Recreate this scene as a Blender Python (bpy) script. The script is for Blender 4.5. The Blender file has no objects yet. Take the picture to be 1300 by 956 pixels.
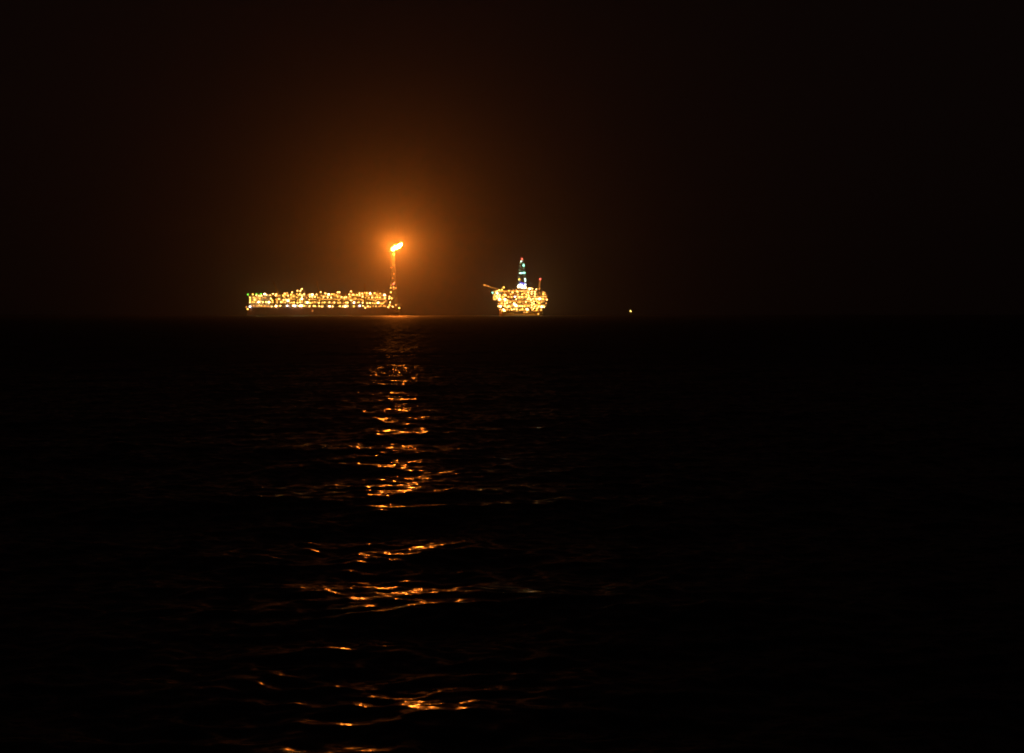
import bpy, bmesh, math, random
import numpy as np
from mathutils import Vector

random.seed(7)
rng = np.random.default_rng(11)
SC = bpy.context.scene
COL = SC.collection

# ------------------------------------------------------------------ geometry of the place
R_EARTH = 6371000.0
EYE = 4.8                        # camera height over the sea, metres
FPX = 1900.0                     # focal length in photo pixels (1300 wide)
DIP = math.sqrt(2 * EYE / R_EARTH)
EYE_PY = 399.6 - DIP * FPX       # photo row of eye level
MPP = 1.554                      # metres per photo pixel at the ship
DIST = MPP * FPX                 # distance to ship and platform
SEA_Z = -DIST * DIST / (2 * R_EARTH)
WL_PY = EYE_PY + (EYE - SEA_Z) / MPP    # photo row of the ship's waterline


def zz(py):                      # height over the waterline of a thing seen on row py
    return (WL_PY - py) * MPP


# ------------------------------------------------------------------ materials
def nodes(name):
    m = bpy.data.materials.new(name)
    m.use_nodes = True
    return m, m.node_tree.nodes, m.node_tree.links, m.node_tree.nodes['Principled BSDF']


def paint(name, c, rough=0.55, metal=0.0, var=0.35, scale=0.25):
    m, n, l, b = nodes(name)
    tc = n.new('ShaderNodeTexCoord')
    nz = n.new('ShaderNodeTexNoise')
    nz.inputs['Scale'].default_value = scale
    nz.inputs['Detail'].default_value = 6
    l.new(tc.outputs['Object'], nz.inputs['Vector'])
    rp = n.new('ShaderNodeValToRGB')
    rp.color_ramp.elements[0].position = 0.3
    rp.color_ramp.elements[1].position = 0.7
    rp.color_ramp.elements[0].color = (c[0] * (1 - var), c[1] * (1 - var) * .92, c[2] * (1 - var) * .85, 1)
    rp.color_ramp.elements[1].color = (*c, 1)
    l.new(nz.outputs['Fac'], rp.inputs['Fac'])
    l.new(rp.outputs['Color'], b.inputs['Base Color'])
    b.inputs['Roughness'].default_value = rough
    b.inputs['Metallic'].default_value = metal
    return m


def glow(name, c, s):
    m = bpy.data.materials.new(name)
    m.use_nodes = True
    n = m.node_tree.nodes
    n.clear()
    e = n.new('ShaderNodeEmission')
    e.inputs['Color'].default_value = (*c, 1)
    e.inputs['Strength'].default_value = s
    o = n.new('ShaderNodeOutputMaterial')
    m.node_tree.links.new(e.outputs[0], o.inputs['Surface'])
    return m


M = dict(
    hull=paint('hull_paint', (.34, .13, .08)),
    boot=paint('boot_topping', (.05, .05, .055)),
    deck=paint('deck_paint', (.17, .20, .17)),
    steel=paint('galvanised_steel', (.42, .42, .40), .5, .2),
    frame=paint('frame_paint', (.50, .48, .42)),
    white=paint('white_paint', (.72, .71, .66), .5, 0, .2),
    vessel=paint('vessel_cladding', (.62, .60, .56), .38, .5, .2),
    yellow=paint('yellow_paint', (.62, .42, .06)),
    orange=paint('orange_paint', (.60, .16, .03)),
    pipe=paint('pipe_paint', (.48, .44, .38), .45, .2),
    dark=paint('dark_steel', (.06, .06, .065)),
    tower=paint('tower_grey', (.24, .22, .19)),
    glass=paint('window_glass', (.02, .025, .03), .08, 0, .1),
)
L = dict(
    w=glow('lamp_warm', (1, .50, .11), 26),
    f=glow('lamp_flood', (1, .64, .26), 44),
    b=glow('lamp_cold', (.88, .93, 1), 13),
    y=glow('lamp_yellow', (1, .52, .07), 14),
    d=glow('lamp_sodium', (1, .42, .06), 8),
    o=glow('lamp_orange', (1, .33, .05), 5),
    g=glow('lamp_green', (.16, 1, .05), 6),
    t=glow('lamp_teal', (.30, 1, .62), 9),
    tt=glow('fill_dim_teal', (.55, .85, .42), 2.6),
    c=glow('lamp_pale_green', (.62, 1, .70), 11),
    v=glow('lamp_blue', (.16, .14, 1), 5),
    r=glow('lamp_red', (1, .10, .06), 14),
    s=glow('fill_sodium', (1, .38, .05), 14),
    win=glow('cabin_light', (1, .66, .26), 1.6),
)


# ------------------------------------------------------------------ mesh builder
def outward(me):
    bm = bmesh.new()
    bm.from_mesh(me)
    bmesh.ops.recalc_face_normals(bm, faces=bm.faces[:])
    bm.to_mesh(me)
    bm.free()


class MB:
    def __init__(self):
        self.v, self.f, self.mi = [], [], []
        self.cur = 0

    def face(self, *i):
        self.f.append(i)
        self.mi.append(self.cur)

    def box(self, x0, x1, y0, y1, z0, z1):
        b = len(self.v)
        self.v += [(x0, y0, z0), (x1, y0, z0), (x1, y1, z0), (x0, y1, z0), (x0, y0, z1), (x1, y0, z1), (x1, y1, z1), (x0, y1, z1)]
        for q in ((0, 3, 2, 1), (4, 5, 6, 7), (0, 1, 5, 4), (1, 2, 6, 5), (2, 3, 7, 6), (3, 0, 4, 7)):
            self.face(*[b + k for k in q])
        return self

    def rod(self, p, q, r, n=4, r2=None):
        p, q = Vector(p), Vector(q)
        d = q - p
        if d.length < 1e-6:
            return self
        d.normalize()
        a = Vector((0, 0, 1)) if abs(d.z) < .9 else Vector((1, 0, 0))
        u = d.cross(a).normalized()
        w = d.cross(u)
        b = len(self.v)
        r2 = r if r2 is None else r2
        for c, rr in ((p, r), (q, r2)):
            for k in range(n):
                t = 2 * math.pi * (k + .5) / n
                self.v.append(tuple(c + u * (rr * math.cos(t)) + w * (rr * math.sin(t))))
        for k in range(n):
            k2 = (k + 1) % n
            self.face(b + k, b + k2, b + n + k2, b + n + k)
        self.face(*[b + k for k in range(n)][::-1])
        self.face(*[b + n + k for k in range(n)])
        return self

    def lathe(self, c, prof, n=8, axis='z'):
        b = len(self.v)
        for (r, h) in prof:
            for k in range(n):
                t = 2 * math.pi * k / n
                x, y, z = r * math.cos(t), r * math.sin(t), h
                if axis == 'x':
                    x, y, z = h, x, y
                if axis == 'y':
                    x, y, z = x, h, y
                self.v.append((c[0] + x, c[1] + y, c[2] + z))
        m = len(prof)
        for j in range(m - 1):
            for k in range(n):
                k2 = (k + 1) % n
                self.face(b + j * n + k, b + j * n + k2, b + (j + 1) * n + k2, b + (j + 1) * n + k)
        self.face(*[b + k for k in range(n)][::-1])
        self.face(*[b + (m - 1) * n + k for k in range(n)])
        return self

    def tank(self, c, r, half, axis='x', n=14):      # dished-end vessel
        return self.lathe(c, [(r * .35, -half - r * .45), (r * .8, -half - r * .28), (r, -half), (r, half), (r * .8, half + r * .28), (r * .35, half + r * .45)], n, axis)

    def lattice(self, a, b, steps, leg=.4, brace=.22, faces=4):
        """a, b: four corner points at the two ends."""
        a = [Vector(p) for p in a]
        b = [Vector(p) for p in b]
        for k in range(4):
            self.rod(a[k], b[k], leg)
        for s in range(steps):
            t0, t1 = s / steps, (s + 1) / steps
            for k in range(4):
                k2 = (k + 1) % 4
                p0, p1 = a[k].lerp(b[k], t0), a[k].lerp(b[k], t1)
                q0, q1 = a[k2].lerp(b[k2], t0), a[k2].lerp(b[k2], t1)
                self.rod(p0, q0, brace)
                self.rod(p0, q1, brace)
                self.rod(q0, p1, brace)
        for k in range(4):
            self.rod(b[k], b[(k + 1) % 4], brace)
        return self

    def build(self, name, mats, parent=None, smooth=False):
        me = bpy.data.meshes.new(name)
        me.from_pydata(self.v, [], self.f)
        if not isinstance(mats, (list, tuple)):
            mats = [mats]
        for m in mats:
            me.materials.append(m)
        if len(mats) > 1:
            me.polygons.foreach_set('material_index', self.mi)
        if smooth:
            me.polygons.foreach_set('use_smooth', [True] * len(me.polygons))
        me.update()
        outward(me)
        o = bpy.data.objects.new(name, me)
        COL.objects.link(o)
        o.parent = parent
        return o


def thing(name, label, cat, loc):
    o = bpy.data.objects.new(name, None)
    COL.objects.link(o)
    o.location = loc
    o['label'] = label
    o['category'] = cat
    return o


def rail(mb, x0, x1, y, z):
    mb.rod((x0, y, z + 1.1), (x1, y, z + 1.1), .09)
    mb.rod((x0, y, z + .6), (x1, y, z + .6), .06)
    n = max(2, int(abs(x1 - x0) / 3))
    for k in range(n + 1):
        x = x0 + (x1 - x0) * k / n
        mb.rod((x, y, z), (x, y, z + 1.1), .08)


# ------------------------------------------------------------------ lamps
_lamp = {}


def lamp(root, name, kind, size, loc, arm=True):
    key = (name, kind, size, arm)
    if key not in _lamp:
        m = MB()
        r = size
        m.lathe((0, 0, 0), [(r * .45, -r), (r * .9, -r * .55), (r, 0), (r * .9, r * .55)], 8)
        m.cur = 1
        m.lathe((0, 0, 0), [(r * 1.12, r * .56), (r * .95, r * .95), (r * .3, r * 1.15)], 8)
        if arm:
            m.rod((0, 0, r * 1.1), (0, 1.6 + r, r * 1.1), .13)
            m.rod((0, 1.6 + r, r * 1.1), (0, 1.6 + r, -3.2), .16)
        o = m.build(name, [L[kind], M['steel']], root)
        _lamp[key] = o
    else:
        o = _lamp[key].copy()
        COL.objects.link(o)
        o.parent = root
    o.location = loc
    return o


KIND = {  # code -> (part name, material, radius)
    'w': ('deck_lamp', 'w', .8), 'W': ('floodlight', 'f', 1.15), 'B': ('floodlight', 'b', 1.15), 'd': ('bulkhead_lamp', 'd', 1.0),
    'y': ('bulkhead_lamp', 'y', 1.0), 'o': ('bulkhead_lamp', 'o', .9), 'g': ('helideck_light', 'g', 1.1), 't': ('derrick_and_fill_lamp', 't', 1.1),
    'c': ('derrick_and_fill_lamp', 'c', 1.0), 'v': ('derrick_and_fill_lamp', 'v', 1.0), 'r': ('warning_light', 'r', 1.1), 'b': ('floodlight', 'b', 1.1),
}

def strips(root, xa, xb, y0, z):
    """continuous sodium fill strips hung under a floor, one at the edge and one further in"""
    for y, zd in ((y0 - 1.5, .7), (y0 + 1.2, .5)):  # added to fill the structure with orange light; edge row also draws deck line
        x, x2 = xa + random.uniform(.3, 2), xb - random.uniform(.3, 3)
        if x2 - x < 3:
            continue
        m = MB()
        m.box(x, x2, y - .12, y + .12, z - zd - .22, z - zd)
        m.cur = 1
        m.box(x - .1, x2 + .1, y - .2, y + .2, z - zd - .03, z - zd + .15)
        k = x + .5
        while k < x2:
            m.box(k, k + .1, y - .05, y + .05, z - zd + .12, z + .05)
            k += 3
        m.build('fill_strip', [L['s'], M['steel']], root)


# ================================================================== PRODUCTION SHIP
SX = 411.0
ship = thing('production_ship', 'long ship covered in yellow and white lights with a tall flare tower on its bow',
             'ship', ((SX - 650) * MPP, DIST + 27, SEA_Z))


def X(px):
    return (px - SX) * MPP


B = 27.0                         # half beam
deckz = zz(390.6)
# hull: lofted sections
h = MB()
secs = []
x0, x1 = X(313.5), X(509.5)
for k, t in enumerate(np.linspace(0, 1, 27)):
    x = x0 + (x1 - x0) * t
    w = B * (1 - max(0, (t - .88) / .12) ** 2.2 * .86) * (1 - max(0, (.05 - t) / .05) * .18)
    sheer = 2.6 * max(0, (t - .93) / .07) ** 1.3
    fl = max(0, (t - .9) / .1)
    secs.append((x, w, deckz + sheer, fl))
for (x, w, dz, fl) in secs:
    xb = x - 7 * fl ** 1.5
    for s in (-1, 1):
        pts = [(x, s * w, dz), (x, s * w, dz - 1.2), (xb * .35 + x * .65, s * w * (1 - .12 * fl), 6.0), (xb, s * w * (1 - .3 * fl), 1.6), (xb, s * w * (1 - .32 * fl), -9)]
        h.v += pts
n = len(secs)
for k in range(n - 1):
    a, b = k * 10, (k + 1) * 10
    for j in range(4):
        h.cur = 1 if j == 3 else 0
        h.face(a + j, b + j, b + j + 1, a + j + 1)
        h.face(a + 5 + j, a + 6 + j, b + 6 + j, b + 5 + j)
    h.cur = 0
    h.face(a, a + 5, b + 5, b)
    h.face(a + 4, b + 4, b + 9, a + 9)
for a in (0, (n - 1) * 10):
    h.face(a, a + 1, a + 2, a + 3, a + 4, a + 9, a + 8, a + 7, a + 6, a + 5)
hull = h.build('hull', [M['hull'], M['boot']], ship)
m = MB()
for s in (-1,):
    for k in range(0, 52):
        x = X(318) + k * (X(502) - X(318)) / 52
        m.box(x, x + .35, -B - .25, -B, 2.2, deckz - .3)
    m.box(X(317), X(501), -B - .45, -B - .25, deckz - 2.6, deckz - 2.1)
m.build('fender', M['dark'], hull)
m = MB()
rail(m, X(314), X(502), -B + .4, deckz)
m.build('railing', M['steel'], ship)

# accommodation block with windows
ax0, ax1 = X(317), X(344.5)
levels = [deckz, zz(387.2), zz(384.6), zz(381.8), zz(379), zz(376.2)]
for k in range(5):
    m = MB()
    ins = (0, .8, 1.6, 1.6, 4.0)[k]
    m.box(ax0 + ins, ax1 - ins * 1.3, -22 + ins, 22 - ins, levels[k], levels[k + 1] - .5)
    m.box(ax0 - 1, ax1 + .6, -24, 24, levels[k + 1] - .5, levels[k + 1])
    rail(m, ax0 - 1, ax1 + .6, -23.8, levels[k + 1])
    st = m.build('storey', M['white'], ship)
    nw = 13
    for j in range(nw):
        if random.random() < .12:
            continue
        x = ax0 + 3 + (ax1 - ax0 - 7) * j / (nw - 1)
        zc = (levels[k] + levels[k + 1]) / 2
        w = MB()
        w.box(x - .45, x + .45, -22 + ins - .12, -22 + ins + .05, zc - .5, zc + .5)
        w.build('window', L['win'] if random.random() < .55 else M['glass'], st)
# bridge and mast above it
m = MB()
m.box(X(336), X(343.5), -12, 12, levels[5], levels[5] + 3.4)
m.box(X(335.5), X(344), -13, 13, levels[5] + 3.4, levels[5] + 3.8)
br = m.build('bridge', M['white'], ship)
for j in range(6):
    m = MB()
    m.box(X(336.6) + j * 1.75, X(336.6) + j * 1.75 + 1.3, -12.12, -12.001, levels[5] + 1.5, levels[5] + 2.8)
    m.build('window', L['win'], br)
m = MB()
m.rod((X(340), 0, levels[5] + 3.8), (X(340), 0, levels[5] + 9), .4, 8, .2)
m.rod((X(340) - 2, 0, levels[5] + 7), (X(340) + 2, 0, levels[5] + 7), .18)
m.box(X(340) - 1.6, X(340) + 1.6, -.3, .3, levels[5] + 5.4, levels[5] + 5.8)
m.build('mast', M['steel'], ship)
# helideck
hz = zz(374.2)
m = MB()
m.lathe((X(325.5), 0, hz - .6), [(17.5, -.5), (18.5, 0), (18.5, .6)], 8)
hd = m.build('helideck', M['deck'], ship)
for k in range(8):
    m = MB()
    t = math.pi / 4 * k + .4
    xx = X(325.5) + 15 * math.cos(t)
    yy = 15 * math.sin(t)
    m.rod((xx, yy, hz - 1.1), (X(325.5) + 8 * math.cos(t), 8 * math.sin(t), levels[5]), .3)
    m.build('support_strut', M['frame'], hd)
m = MB()
for k in range(16):
    t0, t1 = math.tau * k / 16, math.tau * (k + 1) / 16
    m.rod((X(325.5) + 20 * math.cos(t0), 20 * math.sin(t0), hz), (X(325.5) + 20 * math.cos(t1), 20 * math.sin(t1), hz), .12)
    m.rod((X(325.5) + 18.4 * math.cos(t0), 18.4 * math.sin(t0), hz - .3), (X(325.5) + 20 * math.cos(t0), 20 * math.sin(t0), hz), .12)
m.build('safety_net', M['steel'], hd)
# funnels
for px, r in ((346.0, 1.5), (347.6, 1.1)):
    m = MB()
    m.lathe((X(px), 10, deckz), [(r * 1.3, 0), (r * 1.2, 14), (r, 20), (r, 27), (r * 1.15, 27.6)], 10)
    m.build('funnel', M['dark'], ship)


# free-fall lifeboat on its slipway at the stern and one on davits amidships
def lifeboat(root, c, tilt, ln=8.0):
    m = MB()
    m.lathe((0, 0, 0), [(.2, -ln / 2), (1.1, -ln * .42), (1.55, -ln * .2), (1.6, ln * .15), (1.2, ln * .38), (.3, ln / 2)], 12, 'x')
    m.box(-ln * .38, -ln * .12, -.7, .7, 1.1, 2.1)
    o = m.build('lifeboat', M['orange'], root, True)
    o.location = c
    o.rotation_euler = (0, tilt, 0)
    return o


lifeboat(ship, (X(314.6), -12, zz(391.2)), -.95)
m = MB()
for yy in (-13.4, -10.6):
    m.rod((X(312.6), yy, zz(394.2)), (X(316.6), yy, zz(388.4)), .25)
    m.rod((X(316.0), yy, zz(388.8)), (X(316.0), yy, deckz), .25)
m.build('slipway', M['steel'], ship)
lifeboat(ship, (X(397.2), -B - 2.4, zz(393.6)), .15, 6.5)
for xx in (-2.2, 2.2):
    m = MB()
    m.rod((X(397.2) + xx, -B + 1, deckz), (X(397.2) + xx, -B - 2.4, deckz + 2.4), .2)
    m.rod((X(397.2) + xx, -B - 2.4, deckz + 2.4), (X(397.2) + xx, -B - 2.4, zz(393.0)), .07)
    m.build('davit', M['steel'], ship)

# process deck on stools
pd = zz(386.5)
m = MB()
m.box(X(346), X(497), -B + 1, B - 1, pd - .8, pd)
for k in range(22):
    x = X(348) + k * (X(494) - X(348)) / 21
    for y in (-B + 2.4, B - 2.4, 0):
        m.box(x - .6, x + .6, y - .6, y + .6, deckz, pd - .8)
rail(m, X(346), X(497), -B + 1.2, pd)
m.build('process_deck', M['frame'], ship)
m = MB()
for j, (yy, zo) in enumerate(((-B + 4, .9), (-B + 5.2, 1.3), (-B + 6.6, 1.0), (-B + 8.2, 1.6))):
    m.rod((X(346.5), yy, deckz + zo), (X(498), yy, deckz + zo), .38 + .12 * (j % 2), 8)
m.build('pipeline', M['pipe'], ship)


def module(root, pa, pb, top, kinds, levels=None, y0=-25, y1=23):
    """open steel frame with floors; equipment stands on the floors"""
    xa, xb, zt = X(pa) + .3, X(pb) - .3, zz(top)
    lv = [pd] + (levels or [zz(379.2)]) + [zt]
    lv = [z for z in lv if z <= zt + .01]
    m = MB()
    nx = max(1, round((xb - xa) / 8))
    for i in range(nx + 1):
        x = xa + (xb - xa) * i / nx
        for y in (y0, (y0 + y1) / 2, y1):
            m.box(x - .32, x + .32, y - .32, y + .32, pd, zt - .01)
    for z in lv[1:]:
        m.box(xa - .5, xb + .5, y0 - .5, y1 + .5, z - .5, z)
        rail(m, xa - .4, xb + .4, y0 - .4, z)
    for a, b in zip(lv[:-1], lv[1:]):
        for i in range(nx):
            p, q = xa + (xb - xa) * i / nx, xa + (xb - xa) * (i + 1) / nx
            if random.random() < .5:
                m.rod((p, y0, a), (q, y0, b - .5), .2)
            else:
                m.rod((q, y0, a), (p, y0, b - .5), .2)
    fr = m.build('process_module', M['frame'], root)
    for a, b in zip(lv[:-1], lv[1:]):
        strips(fr, xa, xb, y0, b - .5)
    for li, (a, b) in enumerate(zip(lv, lv[1:] + [zt + 6])):
        hh = b - a
        x = xa + 1.6
        while x < xb - 2:
            k = random.choice(kinds)
            wdt = random.uniform(3.0, 7.5)
            wdt = min(wdt, xb - 1 - x)
            y = random.uniform(y0 + 2.5, y0 + 6)
            mm = MB()
            if k == 'tank' and wdt > 4:
                r = min(hh * .27, 1.9)
                mm.tank((x + wdt / 2, y, a + r + 1.1), r, wdt / 2 - r * .5)
                for sx in (-1, 1):
                    mm.box(x + wdt / 2 + sx * wdt * .25 - .3, x + wdt / 2 + sx * wdt * .25 + .3, y - r * .8, y + r * .8, a, a + 1.6)
                mm.build('separator_vessel', M['vessel'], fr)
            elif k == 'col':
                r = random.uniform(.8, 1.5)
                hc = hh * random.uniform(.55, .95) if li < len(lv) - 1 else random.uniform(3, 8)
                mm.tank((x + r, y, a + hc / 2 + .3), r, hc / 2 - r * .4, 'z', 12)
                mm.box(x, x + 2 * r, y - .3, y + .3, a, a + .8)
                mm.build('column_vessel', M['vessel'], fr)
                wdt = 2 * r + 1
            elif k == 'skid':
                hc = min(hh * .6, 3.2)
                mm.box(x, x + wdt * .55, y - 1.6, y + 1.6, a, a + hc)
                mm.box(x + wdt * .6, x + wdt * .9, y - 1.2, y + 1.2, a, a + hc * .6)
                mm.rod((x + wdt * .3, y, a + hc), (x + wdt * .3, y, a + hc + 1.2), .3, 8)
                mm.rod((x + wdt * .5, y - .5, a + hc * .4), (x + wdt * .7, y - .5, a + hc * .4), .3, 8)
                mm.build('pump_skid', M['white'], fr)
            else:
                for q in range(4):
                    zq = a + hh * (.25 + .16 * q)
                    mm.rod((x, y - .5 * q, zq), (x + wdt, y - .5 * q, zq), .24, 6)
                    mm.rod((x + .4 + q * .7, y - .5 * q, a), (x + .4 + q * .7, y - .5 * q, zq), .24, 6)
                mm.build('pipework', M['pipe'], fr)
            x += wdt + random.uniform(.6, 2.2)
    return fr


mods = [(349, 357, 374.6, 'c'), (357.6, 367.5, 373.8, 't'), (368, 376.4, 375.2, 's'), (377, 387.5, 374.0, 'c'), (388, 391, 376.8, 'p'),
        (391.8, 403, 374.6, 't'), (406, 421.8, 374.8, 's'), (422.4, 434, 375.0, 'p'), (434.6, 441, 378.0, 's'), (441.6, 452.5, 374.2, 'c'),
        (453, 462, 374.8, 't'), (465, 476.5, 373.8, 's'), (477, 490.5, 374.4, 't')]
KN = {'c': ['col', 'col', 'pipe', 'tank'], 't': ['tank', 'pipe', 'col'], 's': ['skid', 'pipe', 'tank'], 'p': ['pipe', 'skid']}
for a, b, t, k in mods:
    module(ship, a, b, t, KN[k])

# compression tower block amidships (highest cluster)
m = MB()
m.lattice([(X(381), -16, zz(374.2)), (X(384.6), -16, zz(374.2)), (X(384.6), -8, zz(374.2)), (X(381), -8, zz(374.2))],
          [(X(383.2), -13, zz(366)), (X(384.6), -13, zz(366)), (X(384.6), -10, zz(366)), (X(383.2), -10, zz(366))], 4, .35, .2)
m.build('vent_mast', M['frame'], ship)
m = MB()
m.rod((X(434.7), -10, zz(378)), (X(434.7), -10, zz(367.6)), .42, 6, .25)
m.rod((X(434.7) - 1.5, -10, zz(371)), (X(434.7) + 1.5, -10, zz(371)), .16)
m.build('aerial_mast', M['steel'], ship)


def crane(root, px, base_py, piv_py, tip, foot=None):
    zb, zp = zz(base_py), zz(piv_py)
    x = X(px)
    y = -18
    m = MB()
    m.lathe((x, y, 0), [(1.5, zb), (1.4, zp - 3), (2.1, zp - 2), (2.1, zp - 1.4)], 12)
    ped = m.build('crane_pedestal', M['yellow'], root)
    m = MB()
    m.box(x - 2.4, x + 2.8, y - 2, y + 2, zp - 1.4, zp + 1.4)
    m.box(x - 2.0, x - .2, y - 3.2, y - 2.02, zp - .6, zp + 1.6)
    m.rod((x + 1.5, y, zp + 1.4), (x + 1.0, y, zp + 6), .3)
    m.rod((x - 1, y, zp + 1.4), (x + 1.0, y, zp + 6), .3)
    cab = m.build('crane_house', M['yellow'], root)
    m = MB()
    tx, tz = X(tip[0]), zz(tip[1])
    d = Vector((tx - x, 0, tz - zp)).normalized()
    nn = Vector((-d.z, 0, d.x))
    a = Vector((x, y, zp + 1))
    b = Vector((tx, y, tz))
    w0, w1 = 1.0, .45
    cr = lambda c, w: [c + nn * w + Vector((0, w, 0)), c + nn * w - Vector((0, w, 0)), c - nn * w - Vector((0, w, 0)), c - nn * w + Vector((0, w, 0))]
    m.lattice(cr(a, w0), cr(b, w1), 6, .42, .26)
    boom = m.build('crane_boom', M['yellow'], root)
    m = MB()
    m.rod((x + 1.0, y, zp + 6), b, .09)
    if foot:
        m.rod(b, (X(foot[0]), y, zz(foot[1])), .12)
        m.box(X(foot[0]) - .5, X(foot[0]) + .5, y - .5, y + .5, zz(foot[1]) - 1.2, zz(foot[1]))
    else:
        m.rod(b, (tx, y, tz - 7), .09)
        m.box(tx - .4, tx + .4, y - .4, y + .4, tz - 8, tz - 7)
    m.build('hoist_rope', M['dark'], boom)


crane(ship, 351.3, 386.5, 370.0, (346.0, 356.5))
crane(ship, 404.4, 386.5, 371.5, (401.6, 357.0))
crane(ship, 463.6, 386.5, 373.5, (462.6, 360.5))

# flare tower
m = MB()
zb, zt = zz(388), zz(320.5)


def tw(t):
    xa = X(493.4) * (1 - t) + X(497.9) * t
    xb = X(504.0) * (1 - t) + X(501.0) * t
    wy = (9.0 * (1 - t) + 2.4 * t)
    return [(xa, -wy, 0), (xb, -wy, 0), (xb, wy, 0), (xa, wy, 0)]


prev = None
N = 6
for s in range(N):
    t0, t1 = s / N, (s + 1) / N
    a = [(p[0], p[1], zb + (zt - zb) * t0) for p in tw(t0)]
    b = [(p[0], p[1], zb + (zt - zb) * t1) for p in tw(t1)]
    m.lattice(a, b, 1, .62 - .2 * t0, .5 - .12 * t0)
tower = m.build('flare_tower', M['tower'], ship)
tower.location.x = -2.0
m = MB()
for (py, g) in ((366.2, 1.3), (345, .9), (331.5, .8)):
    t = (zz(py) - zb) / (zt - zb)
    c = tw(t)
    m.box(c[0][0] - g, c[1][0] + g, c[0][1] - g, c[2][1] + g, zz(py) - .35, zz(py))
    rail(m, c[0][0] - g, c[1][0] + g, c[0][1] - g, zz(py))
m.build('platform', M['frame'], tower)
m = MB()
for dx, r in ((-.9, .45), (.6, .38), (1.7, .25)):
    m.rod((X(499.0) + dx, 0, zb), (X(499.5) + dx * .7, 0, zz(319.6)), r, 8)
m.build('riser_pipe', M['pipe'], tower)
m = MB()
m.lathe((X(499.3), 0, zz(320.0)), [(.7, -.5), (.9, .6), (1.5, 1.6), (1.3, 2.6)], 12)
for k in range(6):
    t = math.tau * k / 6
    m.rod((X(499.3) + 1.3 * math.cos(t), 1.3 * math.sin(t), zz(320.0) + 1.5), (X(499.3) + 2.1 * math.cos(t), 2.1 * math.sin(t), zz(320.0) + 2.8), .2, 6)
m.build('burner_tip', M['dark'], tower)
# bow structure right of the tower
m = MB()
m.box(X(503.6), X(507.6), -12, 12, deckz + .6, zz(385.4))
m.box(X(503.2), X(508.4), -13, 13, zz(385.4), zz(385.0))
rail(m, X(503.4), X(508.4), -12.8, zz(385.0))
m.rod((X(509), 0, deckz + 1.6), (X(509.4), 0, zz(383.4)), .3)
m.build('bow_house', M['white'], ship)

# lamps: (u, v, code) read off in zoomed windows of the photograph, hung on the front edge of the decks
S = 19.12
tabs = [
    (308, 352, S, """120,415,g 240,415,y 330,408,g 440,402,g 340,440,w 405,450,w 460,445,w 540,405,W 585,425,w 680,435,d 745,400,w 825,410,w 805,440,w
190,490,w 190,550,y 185,608,w 190,710,B 105,720,o 135,770,y 300,545,w 275,490,d 290,605,d 395,600,W 495,600,w 575,600,w 612,603,d 645,603,W 695,515,w
730,560,y 740,605,d 890,525,w 935,605,w 285,690,o 350,695,o 415,680,d 470,690,d 545,700,o 630,705,o 715,710,w 825,695,W 800,700,d 930,690,w 845,610,d 420,515,d 560,500,o 250,600,d"""),
    (358, 352, S, """75,390,w 130,385,d 35,440,y 155,445,w 255,370,w 225,420,y 65,485,d 45,550,w 110,540,w 150,570,W 175,545,w 85,610,d 200,615,d 250,615,d 300,610,y
380,615,y 445,605,w 135,690,B 285,690,W 330,690,B 410,690,w 450,690,W 490,690,W 540,695,y 675,700,w 780,695,w 815,700,y 915,700,w 380,325,w 485,285,w 455,330,w
370,405,d 440,405,w 540,415,w 490,440,w 490,480,w 488,520,W 370,490,d 445,545,y 680,420,w 740,420,W 680,475,w 740,475,w 805,475,w 845,420,w 880,490,d 620,610,W
655,610,w 580,605,y 900,620,w 740,610,d 800,600,d 945,360,w 665,545,d 750,812,o 230,500,d 290,470,d 600,500,o 690,620,y 400,440,d 20,600,d"""),
    (408, 352, S, """105,390,w 180,415,W 260,412,y 310,410,d 400,365,w 445,365,w 60,478,w 160,485,w 245,490,w 370,430,d 495,480,w 565,490,w 610,485,w 725,342,w 680,415,w
770,420,w 870,425,y 930,385,w 930,425,w 80,610,y 30,610,d 200,610,w 320,615,w 465,615,d 270,615,o 540,630,o 600,612,y 640,612,w 720,562,w 795,612,W 30,705,w 205,700,W 280,705,w 460,700,w
535,705,w 590,705,W 645,695,w 795,705,y 935,690,B 400,480,d 850,520,o 700,470,d 890,610,d 415,620,d"""),
    (456, 352, S, """80,395,w 140,375,d 190,380,y 270,390,W 380,385,y 515,395,d 430,420,d 620,430,W 85,470,w 235,490,d 320,490,w 400,490,d 450,490,d 510,490,y 620,505,w 725,470,w
718,510,w 775,510,y 755,360,y 75,545,o 90,615,w 200,622,w 265,622,w 380,630,d 420,630,d 465,615,W 520,635,d 560,640,d 755,610,w 895,670,d 745,675,y 100,690,w 155,735,w 215,705,w 270,715,d
410,705,d 490,705,o 710,720,w 820,712,w 975,745,y 655,570,o 640,700,o 820,155,r 820,240,d 750,255,d 880,260,o 830,290,o 600,620,d 330,625,d 350,700,o"""),
]
for x0, y0, s, txt in tabs:
    for e in txt.split():
        u, v, c = e.split(',')
        px, py = x0 + float(u) / s, y0 + float(v) / s
        nm, mt, r = KIND[c]
        z = zz(py)
        if py > 386.2:
            y = -B - 2.3
        elif px > 492.5 and py < 380:
            t = (z - zb) / (zt - zb)
            y = tw(max(0, t))[0][1] - 2.0
        elif px < 336 and py < 375:
            y = -19.8
        else:
            y = -26.6
        lamp(ship, nm, mt, r, (X(px), y, z))
for px, py in ((500.4, 324.5), (500.4, 336), (497.6, 339.5), (500.6, 347.5), (499, 353), (501.5, 358.5), (497, 362)):
    t = (zz(py) - zb) / (zt - zb)
    lamp(ship, 'tower_lamp', 'd', .6, (X(px) - 2, tw(t)[0][1] - 1.8, zz(py)))
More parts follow.
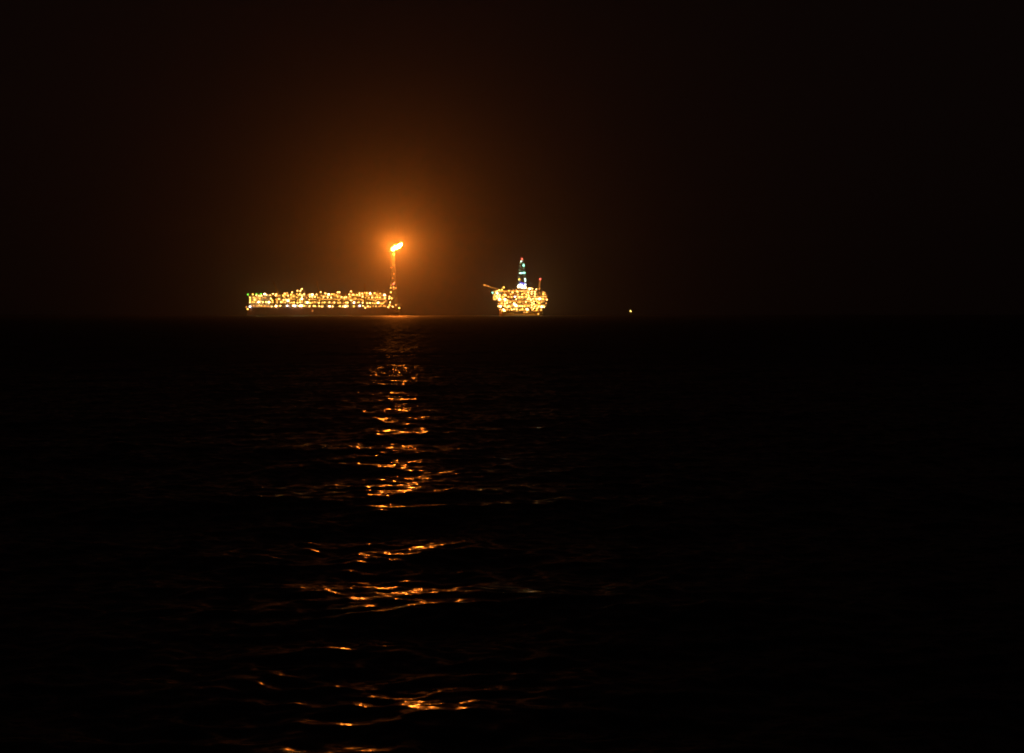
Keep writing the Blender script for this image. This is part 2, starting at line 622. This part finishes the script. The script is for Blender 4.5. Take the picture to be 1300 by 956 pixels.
for k in range(90):  # extra lamps at random, added so the deck lights merge
    lv = random.choice((388.4, 383.6, 381.5, 378.3, 376.5, 374.5))
    px = random.uniform(319, 492)
    lamp(ship, 'fill_lamp', random.choice('dods'), .62, (X(px), -25.9 - random.random() * .5 if lv < 386.3 else -B - 1.4, zz(lv + random.uniform(-.5, .5))))

# ================================================================== FLAME
FX, FZ = (504.9 - 650) * MPP * 1.009, zz(314.0) + SEA_Z + 1

nu, nv = 26, 14
vs, fs = [], []
ang = math.radians(27)
for i in range(nu + 1):
    t = i / nu
    rr = 3.3 * (math.sin(math.pi * min(1, t * .93 + .05)) ** .38) * (1 - .18 * t)
    if i in (0,):
        rr = .4
    if i == nu:
        rr = .25
    cx = -12 + 24.0 * t
    wob = .8 * math.sin(7 * t + .5) * t
    for j in range(nv):
        a = math.tau * j / nv
        rj = rr * (1 + .20 * math.sin(3 * a + 9 * t) + .14 * math.sin(5 * a - 17 * t) + .08 * math.sin(2 * a + 31 * t))
        lx, ly, lz = cx, rj * math.cos(a), rj * .86 * math.sin(a) + wob
        vs.append((lx * math.cos(ang) - lz * math.sin(ang), ly - 2 - 16 * t, lx * math.sin(ang) + lz * math.cos(ang)))
for i in range(nu):
    for j in range(nv):
        j2 = (j + 1) % nv
        fs.append((i * nv + j, (i + 1) * nv + j, (i + 1) * nv + j2, i * nv + j2))
fs.append(tuple(range(nv)))
fs.append(tuple(nu * nv + j for j in range(nv))[::-1])
me = bpy.data.meshes.new('gas_flame')
me.from_pydata(vs, [], fs)
outward(me)
me.materials.append(glow('flame_fire', (1, .215, .020), 1600))
flame = bpy.data.objects.new('gas_flame', me)
flame.location = (FX, DIST + 27, FZ)
COL.objects.link(flame)
flame['label'] = 'blazing gas flame blown to the right at the tip of the flare tower'
flame['category'] = 'flame'

# ================================================================== DRILLING PLATFORM
PX0 = 661.0
plat = thing('drilling_platform', 'four legged oil platform crowded with lights, a tall green lit derrick in its middle', 'oil platform',
             ((PX0 - 650) * MPP, DIST + 26, SEA_Z))


def P(px):
    return (px - PX0) * MPP


HB = 26.0
for cx, cy in ((639, -20), (684.5, -20), (641.5, 22), (682, 22)):
    m = MB()
    x = P(cx)
    m.lathe((x, cy, 0), [(7.6, -12), (7.6, zz(393.6)), (8.4, zz(392.4)), (8.4, zz(391.4))], 20)
    for zq in (2.5, 5.5, 8.5):
        m.lathe((x, cy, zq), [(7.7, -.15), (7.9, 0), (7.7, .15)], 20)
    leg = m.build('leg', M['yellow'], plat, False)
    m = MB()
    m.rod((x + 5, cy - 7.2, -1), (x + 5, cy - 7.2, zz(392)), .3)
    m.rod((x + 6, cy - 7, -1), (x + 6, cy - 7, zz(392)), .3)
    for k in range(10):
        zr = k * zz(392) / 10
        m.rod((x + 5, cy - 7.2, zr), (x + 6, cy - 7, zr), .12)
    m.build('ladder', M['steel'], leg)
m = MB()
m.rod((P(639), -20, 1.2), (P(684.5), -20, 1.2), 2.2, 14)
m.rod((P(641.5), 22, 1.2), (P(682), 22, 1.2), 2.2, 14)
m.rod((P(646), -20, 2.8), (P(661), -20, zz(392)), .9, 10)
m.rod((P(678), -20, 2.8), (P(661), -20, zz(392)), .9, 10)
m.build('brace', M['yellow'], plat)
m = MB()
for k in range(9):
    m.rod((P(653) + k * 2.6, -4 + (k % 3) * 4, -6), (P(653) + k * 2.6, -4 + (k % 3) * 4, zz(391)), .4, 8)
m.build('riser_pipe', M['pipe'], plat)

dl = [(391.4, 632, 692), (386.4, 632, 692), (381.4, 625.5, 696), (375.4, 625.5, 695.5)]
for k, (py, a, b) in enumerate(dl):
    m = MB()
    m.box(P(a), P(b), -HB, HB, zz(py) - .8, zz(py))
    rail(m, P(a), P(b), -HB + .2, zz(py))
    nxt = zz(dl[k + 1][0]) - .8 if k < 3 else zz(369.2)
    aa, bb = (a, b) if k == 3 else (max(a, dl[k + 1][1]), min(b, dl[k + 1][2]))
    nn = 9
    for i in range(nn + 1):
        x = P(aa) + .6 + (P(bb) - P(aa) - 1.2) * i / nn
        if k == 3 and (i > 7):
            continue
        for y in (-HB + .8, 0, HB - .8):
            m.box(x - .35, x + .35, y - .35, y + .35, zz(py), nxt)
        if i < nn and not (k == 3 and i > 6):
            x2 = P(aa) + .6 + (P(bb) - P(aa) - 1.2) * (i + 1) / nn
            m.rod((x, -HB + .8, zz(py)), (x2, -HB + .8, nxt), .22) if i % 2 else m.rod((x2, -HB + .8, zz(py)), (x, -HB + .8, nxt), .22)
    dk = m.build('deck', M['frame'], plat)
    strips(dk, P(aa), P(bb) if k < 3 else P(681), -HB, nxt)
    x = P(a) + 2
    while x < P(b) - 4:
        wdt = random.uniform(3, 8)
        wdt = min(wdt, P(b) - 1.5 - x)
        hc = nxt - zz(py)
        mm = MB()
        q = random.choice(('tank', 'skid', 'pipe', 'wall'))
        y = -HB + random.uniform(3.5, 6)
        if k == 3 and x > P(681):
            q = 'skid'
        if q == 'tank' and wdt > 4:
            r = min(2, hc * .3)
            mm.tank((x + wdt / 2, y, zz(py) + r + .9), r, wdt / 2 - r * .5)
            mm.box(x + wdt * .3, x + wdt * .7, y - r * .6, y + r * .6, zz(py), zz(py) + 1.4)
            mm.build('vessel', M['vessel'], dk)
        elif q == 'wall':
            mm.box(x, x + wdt, y, y + 4, zz(py), zz(py) + hc * .85)
            mm.box(x + wdt * .2, x + wdt * .35, y - .15, y, zz(py), zz(py) + 2.2)
            mm.build('cabin', M['white'], dk)
        elif q == 'skid':
            mm.box(x, x + wdt * .5, y - 1.5, y + 1.5, zz(py), zz(py) + hc * .45)
            mm.rod((x + wdt * .25, y, zz(py) + hc * .45), (x + wdt * .25, y, zz(py) + hc * .7), .4, 8)
            mm.box(x + wdt * .6, x + wdt * .9, y - 1, y + 1, zz(py), zz(py) + hc * .3)
            mm.build('pump_skid', M['orange'], dk)
        else:
            for z in range(4):
                zq = zz(py) + hc * (.3 + .15 * z)
                mm.rod((x, y - .4 * z, zq), (x + wdt, y - .4 * z, zq), .25, 6)
                mm.rod((x + 1 + z * .6, y - .4 * z, zz(py)), (x + 1 + z * .6, y - .4 * z, zq), .25, 6)
            mm.build('pipework', M['pipe'], dk)
        x += wdt + random.uniform(.5, 2)

# living quarters at the left, stepped
for k, (a, b, p0, p1) in enumerate(((625.8, 636, 381.3, 378.4), (626.4, 636, 378.2, 375.5), (627.2, 636.4, 375.3, 372.6), (629, 637, 372.5, 370.2))):
    m = MB()
    m.box(P(a) + .6, P(b), -HB - 1.5, -HB + 14, zz(p0) + .02, zz(p1) - .4)
    m.box(P(a) - .2, P(b) + .5, -HB - 2.8, -HB + 15, zz(p1) - .4, zz(p1) - .05)
    rail(m, P(a) - .2, P(b) + .5, -HB - 2.7, zz(p1))
    lq = m.build('living_quarters', M['white'], plat)
    for j in range(5):
        m = MB()
        x = P(a) + 2 + j * 2.6
        m.box(x, x + 1.1, -HB - 1.64, -HB - 1.502, zz(p0) + 1.7, zz(p0) + 2.8)
        m.build('window', L['win'], lq)
# upper works: mud module roof, drill floor substructure, stair tower
m = MB()
m.box(P(637), P(657), -HB + 4, 10, zz(369.4), zz(368.7))
m.box(P(638), P(646), -HB + 4.5, 2, zz(375.3), zz(370.6))
m.box(P(648), P(656), -HB + 4.5, 2, zz(375.3), zz(371.6))
rail(m, P(637), P(657), -HB + 4.1, zz(368.7))
m.build('mud_module', M['yellow'], plat)
m = MB()
m.box(P(657), P(673), -18, 14, zz(371.4), zz(366.4))
for k in range(8):
    m.box(P(657.4) + k * 3.1, P(657.4) + k * 3.1 + .5, -18.3, -18.0, zz(375.2), zz(366.6))
m.box(P(656.2), P(674.2), -20, 15, zz(366.3), zz(365.7))
rail(m, P(656.2), P(674.2), -19.9, zz(365.7))
m.build('drill_floor', M['frame'], plat)
m = MB()
m.box(P(657.2), P(657.6), -13, 8, zz(365.6), zz(360.6))
m.box(P(657.6), P(668.2), 8, 8.4, zz(365.6), zz(360.6))
m.box(P(657.6), P(664.0), -13.2, -12.8, zz(365.6), zz(361.2))
m.build('windwall', M['white'], plat)
m = MB()
for k in range(4):
    z = zz(375.4) + k * (zz(366.5) - zz(375.4)) / 4
    z2 = z + (zz(366.5) - zz(375.4)) / 4
    m.box(P(673.6), P(680.6), -HB + 1, -HB + 6, z2 - .3, z2)
    m.rod((P(674.4), -HB + 1.6, z), (P(679.8), -HB + 1.6, z2 - .3), .35)
for px in (673.8, 680.4):
    m.box(P(px) - .3, P(px) + .3, -HB + 1, -HB + 1.6, zz(375.4), zz(366.4))
for k in range(3):
    z, z2 = zz(391.3 - k * 5.0), zz(386.6 - k * 5)
    m.rod((P(675), -HB - 1.2, z), (P(679), -HB - 1.2, (z + z2) / 2), .35)
    m.rod((P(679), -HB - 1.2, (z + z2) / 2), (P(675), -HB - 1.2, z2), .35)
m.build('stair_tower', M['steel'], plat)
m = MB()
for k in range(3):
    z, z2 = zz(391.3 - k * 5.0), zz(386.6 - k * 5)
    m.rod((P(641), -HB - 1.2, z), (P(645), -HB - 1.2, (z + z2) / 2), .35)
    m.rod((P(645), -HB - 1.2, (z + z2) / 2), (P(641), -HB - 1.2, z2), .35)
    m.box(P(640.6), P(641.2), -HB - 1.6, -HB - .8, z2 - .3, z2 + .1)
m.rod((P(640.8), -HB - 1.2, zz(391.3)), (P(640.8), -HB - 1.2, zz(376.5)), .2)
m.build('stairway', M['steel'], plat)

# derrick
m = MB()
zb2, zt2 = zz(365.6), zz(330.0)


def dk2(t):
    xa = P(657.2) * (1 - t) + P(660.4) * t
    xb = P(668.6) * (1 - t) + P(664.2) * t
    w = 8.8 * (1 - t) + 2.9 * t
    return [(xa, -w, 0), (xb, -w, 0), (xb, w, 0), (xa, w, 0)]


for s in range(9):
    t0, t1 = s / 9, (s + 1) / 9
    m.lattice([(p[0], p[1], zb2 + (zt2 - zb2) * t0) for p in dk2(t0)], [(p[0], p[1], zb2 + (zt2 - zb2) * t1) for p in dk2(t1)], 1, .42, .22)
der = m.build('derrick', M['frame'], plat)
m = MB()
m.box(P(660), P(664.6), -3.2, 3.2, zt2, zt2 + 1.2)
m.rod((P(660.6), 0, zt2 + 1.2), (P(662.3), 0, zt2 + 4), .3)
m.rod((P(664), 0, zt2 + 1.2), (P(662.3), 0, zt2 + 4), .3)
m.build('crown_block', M['steel'], der)
m = MB()
m.box(P(658.4), P(667.8), -7.5, 7.5, zz(347.9), zz(347.5))
m.box(P(658.6), P(667.6), -7.7, -7.5, zz(347.5), zz(346.9))
m.build('monkey_board', M['steel'], der)
m = MB()
m.box(P(662), P(664), -1, 1, zz(357), zz(354.6))
m.rod((P(662.6), 0, zz(354.6)), (P(662.6), 0, zt2), .15)
m.rod((P(663.4), 0, zz(354.6)), (P(663.4), 0, zt2), .15)
m.rod((P(663), 0, zz(357)), (P(663), 0, zz(365)), .3)
m.build('travelling_block', M['yellow'], der)

# cranes and mast of the platform


def pcrane(px, base, piv, tip, hook, yy):
    x, zp = P(px), zz(piv)
    m = MB()
    m.lathe((x, yy, 0), [(1.9, zz(base)), (1.8, zp - 3), (2.5, zp - 1.8), (2.5, zp - 1.2)], 12)
    m.build('crane_pedestal', M['yellow'], plat)
    m = MB()
    m.box(x - 3, x + 3.6, yy - 2.2, yy + 2.2, zp - 1.2, zp + 1.8)
    m.rod((x + 2, yy, zp + 1.8), (x + 1.5, yy, zz(354)), .38)
    m.rod((x - 1, yy, zp + 1.8), (x + 1.5, yy, zz(354)), .38)
    m.build('crane_house', M['yellow'], plat)
    a, b = Vector((x, yy, zp + 1)), Vector((P(tip[0]), yy, zz(tip[1])))
    d = (b - a).normalized()
    nn = Vector((-d.z, 0, d.x))
    cr = lambda c, w: [c + nn * w + Vector((0, w, 0)), c + nn * w - Vector((0, w, 0)), c - nn * w - Vector((0, w, 0)), c - nn * w + Vector((0, w, 0))]
    m = MB()
    m.lattice(cr(a, 1.5), cr(b, .7), 8, .5, .3)
    bm = m.build('crane_boom', M['yellow'], plat)
    m = MB()
    m.rod((x + 1.5, yy, zz(354)), b, .1)
    q = a.lerp(b, hook[2])
    m.rod(q, (P(hook[0]), yy, zz(hook[1])), .22)
    m.box(P(hook[0]) - .7, P(hook[0]) + .7, yy - .6, yy + .6, zz(hook[1]) - 1.6, zz(hook[1]))
    m.build('hoist_rope', M['dark'], bm)


pcrane(637.5, 381.3, 370.0, (611.5, 360.6), (623.6, 369.6, .52), -HB + 1)
x = P(684.5)
m = MB()
m.lathe((x, -16, 0), [(1.7, zz(381.3)), (1.7, zz(368.5)), (2.8, zz(367.6)), (2.8, zz(366.8))], 12)
m.build('crane_pedestal', M['yellow'], plat)
m = MB()
m.box(x - 2.6, x + 3, -18.5, -13.5, zz(366.8), zz(364.6))
m.build('crane_house', M['yellow'], plat)
a, b = Vector((P(684.4), -16, zz(364.8))), Vector((P(686.0), -16, zz(355.2)))
m = MB()
cr = lambda c, w: [c + Vector((w, w, 0)), c + Vector((w, -w, 0)), c + Vector((-w, -w, 0)), c + Vector((-w, w, 0))]
m.lattice(cr(a, 1.7), cr(b, .4), 6, .36, .22)
m.build('crane_boom', M['yellow'], plat)
# open lifting frame at the right
m = MB()
for px in (681.6, 690.6):
    for y in (-HB + 2, -6):
        m.box(P(px) - .4, P(px) + .4, y - .4, y + .4, zz(375.4), zz(368.8))
m.box(P(681.2), P(691.2), -HB + 1.5, -5.5, zz(368.8), zz(368.3))
m.rod((P(681.6), -HB + 2, zz(375.4)), (P(690.6), -HB + 2, zz(368.8)), .25)
m.build('lifting_frame', M['frame'], plat)
m = MB()
m.box(P(692.0), P(696.4), -HB + 1.0, -8, zz(381.3), zz(378.2))
m.rod((P(689.6), -HB + 3, zz(375.4)), (P(689.6), -HB + 3, zz(368.2)), 1.2, 10)
m.build('deck_store', M['orange'], plat)

tabs = [
    (608, 350, 18.38, """318,395,t 580,275,y 540,330,y 475,340,w 425,365,w 400,395,w 430,415,c 360,450,d 415,475,w 480,455,w 480,500,w 425,515,w 350,510,d 375,550,d 345,550,o 480,550,W 510,550,w
575,550,w 610,550,W 595,450,w 625,450,w 655,572,w 605,600,w 660,630,w 605,655,w 610,712,w 680,715,w 705,710,w 660,740,w 455,712,w 505,712,W 575,785,W 600,805,W 575,820,y 490,790,o 760,782,w 820,782,w
875,782,w 785,390,w 840,490,b 690,495,d 760,505,d 870,550,w 820,655,W 850,680,W 870,700,W 830,695,w 220,245,o 135,225,o 700,350,d 740,430,d 800,340,o 545,640,d 730,620,d 690,570,o 460,650,o 520,640,d 560,500,d"""),
    (652, 350, 18.38, """130,495,w 195,495,w 290,490,y 350,300,w 380,305,W 435,300,w 530,318,w 420,370,w 495,370,w 420,425,w 495,425,w 345,390,w 350,460,w 495,480,w 350,510,w 325,545,w 390,540,w
405,570,w 455,535,w 285,608,w 425,630,w 470,600,w 470,655,w 425,685,w 525,540,w 565,540,w 605,540,W 640,530,w 690,545,y 770,555,w 690,430,y 690,390,d 690,485,d 600,640,y 420,738,w 490,715,w 585,715,w
655,722,W 690,720,w 715,722,w 465,768,w 550,762,y 60,690,W 95,705,w 145,710,w 200,712,w 260,712,y 320,705,d 360,705,d 75,782,w 205,780,y 290,782,w 320,785,W 235,365,d 180,360,d 85,370,w 575,890,d
100,440,d 200,430,y 250,410,d 300,440,y 140,600,o 220,640,o 560,620,d 520,680,d 740,500,o 760,640,o 600,310,o 530,590,d 60,330,o 480,820,o 240,860,o 300,850,d 430,800,d"""),
    (645, 320, 19.12, """340,160,r 320,220,c 380,325,t 378,300,t 295,505,c 330,505,t 370,500,t 405,500,t 270,655,y 415,645,c 420,695,c 300,752,v 340,756,v 385,762,v
262,805,B 300,790,B 250,845,W 300,840,B 345,805,b 390,825,b 420,790,b 340,860,W 420,860,W 380,870,w 780,655,r"""),
]
for x0, y0, s, txt in tabs:
    for e in txt.split():
        u, v, c = e.split(',')
        px, py = x0 + float(u) / s, y0 + float(v) / s
        nm, mt, r = KIND[c]
        z = zz(py)
        y = -HB - 1.4
        if y0 == 320:
            t = max(0, (z - zb2) / (zt2 - zb2))
            y = dk2(min(1, t))[0][1] - 1.6 if py < 358 else -20.8
            if px > 680:
                y = -16.6
        elif px < 637.5 and py < 381:
            y = -HB - 4.2 if px > 625.6 else -HB - .4
        elif 657 < px < 674 and py < 373:
            y = -21
        lamp(plat, nm, mt, r, (P(px), y, z))

for k in range(70):  # random lamps added as fill among the platform's own lights
    lv = random.choice((395.5, 393.6, 390, 388.5, 385, 383.5, 379.6, 377.8, 373.6, 371.5))
    px = random.uniform(*((634, 690) if lv > 381.4 else (638, 693)))
    lamp(plat, 'fill_lamp', random.choice('dods'), .62, (P(px), -HB - .9 if lv < 391 else -HB - random.random() * 1.5, zz(lv + random.uniform(-.5, .5))))
for k in range(14):  # dim teal lamps added to light up the derrick frame
    t = .08 + k * .063
    c = dk2(t)
    lamp(plat, 'derrick_and_fill_lamp', 'tt', .6, (c[0][0] + (c[1][0] - c[0][0]) * (.12 if k % 2 else .86), c[0][1] - 1.4, zb2 + (zt2 - zb2) * t))
for k in range(9):  # small lamps added along the left boom to brighten it
    t = .08 + k * .1
    lamp(plat, 'boom_fill_lamp', 'o', .5, (P(637.5 + (611.5 - 637.5) * t), -HB - 1.6, zz(369.4 + (360.6 - 369.4) * t)), False)
for k in range(4):  # right boom brightened by added lamps too
    lamp(plat, 'boom_fill_lamp', 'o', .5, (P(684.5 + .35 * k), -18.6, zz(363.5 - 2.2 * k)), False)
for px in (637, 641, 650, 660, 671, 681, 687):  # lamps added as orange fill on the legs and deck underside
    lamp(plat, 'leg_fill_lamp', 'd', 1.1, (P(px), -HB - 5.5 if px in (637, 641, 681, 687) else -24, zz(393.4)))

# ================================================================== SMALL BOAT FAR RIGHT
BD = 2700.0
bz = -BD * BD / (2 * R_EARTH)
bx = (801.6 - 650) * BD / FPX
boat = thing('workboat', 'small dark boat showing one yellow light, alone right of the oil platform', 'boat', (bx, BD, bz))
lz = EYE + (EYE_PY - 394.9) * BD / FPX - bz
m = MB()
pr = [(-7, 1.5, 1.7), (-4, 2.1, 1.6), (1, 2.2, 1.7), (4.5, 1.5, 2.1), (7, .15, 2.7)]
for x, w, t in pr:
    m.v += [(x, -w, t), (x, -w * .6, -.8), (x, w * .6, -.8), (x, w, t)]
for k in range(4):
    a, b = 4 * k, 4 * k + 4
    for j in range(4):
        j2 = (j + 1) % 4
        m.face(a + j, b + j, b + j2, a + j2)
m.face(0, 1, 2, 3)
m.face(19, 18, 17, 16)
m.build('hull', M['dark'], boat)
m = MB()
m.box(-3.5, 1.2, -1.4, 1.4, 1.75, 4.2)
m.box(-3.8, 1.6, -1.6, 1.6, 4.2, 4.4)
wh = m.build('wheelhouse', M['white'], boat)
for k in range(3):
    m = MB()
    m.box(-3.1 + k * 1.4, -2.2 + k * 1.4, -1.48, -1.402, 3.0, 3.8)
    m.build('window', M['glass'], wh)
m = MB()
m.rod((-1.5, 0, 4.4), (-1.5, 0, lz - .3), .12, 6, .07)
m.rod((-2.3, 0, 6.6), (-.7, 0, 6.6), .06)
m.build('mast', M['steel'], boat)
m = MB()
m.lathe((-1.5, 0, lz), [(.3, -.75), (.64, -.4), (.64, .4)], 8)
m.cur = 1
m.lathe((-1.5, 0, lz), [(.8, .41), (.3, .75)], 8)
m.build('masthead_light', [glow('masthead_yellow', (1, .62, .16), 22), M['dark']], boat)

# ================================================================== SEA
rows = [0.0]
r = 1.5
while r < 12000:
    rows.append(r)
    if r < 12.5:
        r += max(.12, r * .025)
    elif r < 45:
        r += .05
    elif r < 140:
        r += r * .0013
    else:
        r += r * .0024
rows = np.array(rows)
half = math.radians(20.5)
dense = np.linspace(-half, half, 860)
out = [half]
st = dense[1] - dense[0]
while out[-1] < math.pi:
    st *= 1.16
    out.append(out[-1] + st)
out = np.array(out[1:])
out = out[out < math.pi - .02]
az = np.concatenate([-out[::-1], dense, out])
dr = np.gradient(rows)
RR, AZ = np.meshgrid(rows, az, indexing='ij')
daz = np.gradient(az)
space = np.maximum(np.broadcast_to(dr[:, None], RR.shape), RR * np.broadcast_to(daz[None, :], RR.shape))
x = RR * np.sin(AZ)
y = RR * np.cos(AZ)
z = np.zeros_like(x)
dx = np.zeros_like(x)
dy = np.zeros_like(x)
lost = np.zeros_like(x)
SWELL_SEED = 8401
NW = 84
lam = np.geomspace(.22, 18, NW)       # metres
rs, rl = np.random.default_rng(3), np.random.default_rng(SWELL_SEED)
waves = []
for l_ in lam:
    g_ = rs if l_ < 1.6 else rl
    spread = .8 if l_ < 1.6 else (.6 if l_ < 5 else .28)
    sl_ = .022 if l_ < .45 else .044 if l_ < 1 else (.031 if l_ < 3.6 else (.018 if l_ < 8 else .014))
    waves.append((l_, g_.normal(0, spread) + math.radians(6), g_.uniform(0, math.tau), sl_))
for l, th, p0, sl in waves:
    kx, ky = math.sin(th), -math.cos(th)
    kk = math.tau / l
    amp = sl / kk
    ph = kk * (kx * x + ky * y) + p0
    att = np.clip((l / space - 1.0) / 1.2, 0, 1)
    lost += (1 - att ** 2) * sl * sl * .5
    z += amp * att * np.sin(ph)
    c = amp * att * np.cos(ph) * .75
    dx += kx * c
    dy += ky * c
z -= (x * x + y * y) / (2 * R_EARTH)
co = np.stack([x + dx, y + dy, z], -1).reshape(-1, 3).astype(np.float32)
nr, nc = x.shape
idx = np.arange(nr * nc).reshape(nr, nc)
q = np.stack([idx[:-1, :-1], idx[:-1, 1:], idx[1:, 1:], idx[1:, :-1]], -1)[:, :, ::-1].reshape(-1, 4)
# close the ring behind the camera
q2 = np.stack([idx[:-1, -1], idx[:-1, 0], idx[1:, 0], idx[1:, -1]], -1)[:, ::-1]
q = np.concatenate([q, q2]).astype(np.int32)
me = bpy.data.meshes.new('sea')
me.vertices.add(len(co))
me.vertices.foreach_set('co', co.ravel())
me.loops.add(q.size)
me.loops.foreach_set('vertex_index', q.ravel())
me.polygons.add(len(q))
me.polygons.foreach_set('loop_start', np.arange(0, q.size, 4, dtype=np.int32))
me.polygons.foreach_set('use_smooth', np.ones(len(q), dtype=bool))
me.update(calc_edges=True)
at = me.attributes.new('fine_slope', 'FLOAT', 'POINT')
at.data.foreach_set('value', np.sqrt(lost).ravel().astype(np.float32))
sea = bpy.data.objects.new('sea', me)
COL.objects.link(sea)
sea['kind'] = 'structure'
m, n, l, b = nodes('sea_water')
b.inputs['Base Color'].default_value = (.002, .004, .005, 1)
b.inputs['Roughness'].default_value = .07
b.inputs['IOR'].default_value = 1.333
geo = n.new('ShaderNodeNewGeometry')
atn = n.new('ShaderNodeAttribute')
atn.attribute_name = 'fine_slope'


def noise_slope(scale, gain, detail, att=None):
    nz = n.new('ShaderNodeTexNoise')
    nz.inputs['Scale'].default_value = scale
    nz.inputs['Detail'].default_value = detail
    mp = n.new('ShaderNodeMapping')
    mp.inputs['Scale'].default_value = (.55, 1, 1)
    l.new(geo.outputs['Position'], mp.inputs['Vector'])
    l.new(mp.outputs[0], nz.inputs['Vector'])
    s = n.new('ShaderNodeVectorMath')
    s.operation = 'SUBTRACT'
    s.inputs[1].default_value = (.5, .5, .5)
    l.new(nz.outputs['Color'], s.inputs[0])
    g = n.new('ShaderNodeVectorMath')
    g.operation = 'MULTIPLY'
    g.inputs[1].default_value = (gain, gain, 0)
    l.new(s.outputs[0], g.inputs[0])
    if att is None:
        return g.outputs[0]
    k = n.new('ShaderNodeVectorMath')
    k.operation = 'SCALE'
    l.new(g.outputs[0], k.inputs[0])
    l.new(att, k.inputs['Scale'])
    return k.outputs[0]


def vadd(a, c):
    s = n.new('ShaderNodeVectorMath')
    s.operation = 'ADD'
    l.new(a, s.inputs[0])
    l.new(c, s.inputs[1])
    return s.outputs[0]


v = vadd(geo.outputs['Normal'], noise_slope(6.0, .5, 3))
v = vadd(v, noise_slope(2.2, 2.5, 4, atn.outputs['Fac']))
nm_ = n.new('ShaderNodeVectorMath')
nm_.operation = 'NORMALIZE'
l.new(v, nm_.inputs[0])
l.new(nm_.outputs[0], b.inputs['Normal'])
rg = n.new('ShaderNodeMapRange')       # waves too short for the mesh widen the highlight instead
rg.inputs['From Min'].default_value = 0
rg.inputs['From Max'].default_value = .15
rg.inputs['To Min'].default_value = .12
rg.inputs['To Max'].default_value = .48
l.new(atn.outputs['Fac'], rg.inputs['Value'])
l.new(rg.outputs[0], b.inputs['Roughness'])
me.materials.append(m)

# ================================================================== HAZE
m = MB()
m.box(-9000, 9000, -300, 14600, -20, 700)
hz_o = m.build('haze', [], None)
hm = bpy.data.materials.new('sea_haze')
hm.use_nodes = True
nt = hm.node_tree
nt.nodes.clear()
pv = nt.nodes.new('ShaderNodeVolumePrincipled')
pv.inputs['Color'].default_value = (.93, .92, .90, 1)
pv.inputs['Density'].default_value = 8.4e-5
pv.inputs['Anisotropy'].default_value = .93
oo = nt.nodes.new('ShaderNodeOutputMaterial')
nt.links.new(pv.outputs[0], oo.inputs['Volume'])
hz_o.data.materials.append(hm)
hz_o['kind'] = 'stuff'
hz_o['label'] = 'thin sea haze glowing around the flame and the lit ships'

# ================================================================== NIGHT SKY, CAMERA
w = bpy.data.worlds.new('World')
SC.world = w
w.use_nodes = True
wn, wl = w.node_tree.nodes, w.node_tree.links
sky = wn.new('ShaderNodeTexSky')
sky.sky_type = 'NISHITA'
sky.sun_disc = False
sky.sun_elevation = math.radians(-9)
sky.sun_rotation = math.radians(150)
bg = wn['Background']
wl.new(sky.outputs[0], bg.inputs['Color'])
bg.inputs['Strength'].default_value = .05
air = wn.new('ShaderNodeBackground')            # faint warm night-sky glow
air.inputs['Color'].default_value = (1, .5, .42, 1)
air.inputs['Strength'].default_value = .0024
add = wn.new('ShaderNodeAddShader')
wl.new(bg.outputs[0], add.inputs[0])
wl.new(air.outputs[0], add.inputs[1])
wl.new(add.outputs[0], wn['World Output'].inputs['Surface'])

cd = bpy.data.cameras.new('camera')
cd.sensor_width = 36
cd.lens = FPX / 1300 * 36
cd.clip_start = .5
cd.clip_end = 40000
cam = bpy.data.objects.new('camera', cd)
COL.objects.link(cam)
cam.location = (0, 0, EYE)
pitch = math.atan((478 - EYE_PY) / FPX)
cam.rotation_euler = (math.pi / 2 - pitch, 0, 0)
SC.camera = cam

SC.render.engine = 'CYCLES'
cy = SC.cycles
cy.use_denoising = True
cy.volume_bounces = 0
cy.max_bounces = 4
cy.diffuse_bounces = 2
cy.glossy_bounces = 2
cy.filter_width = 2.05
cy.sample_clamp_indirect = 4
SC.view_settings.view_transform = 'Standard'
SC.view_settings.look = 'None'
SC.view_settings.exposure = 0
SC.view_settings.gamma = 1
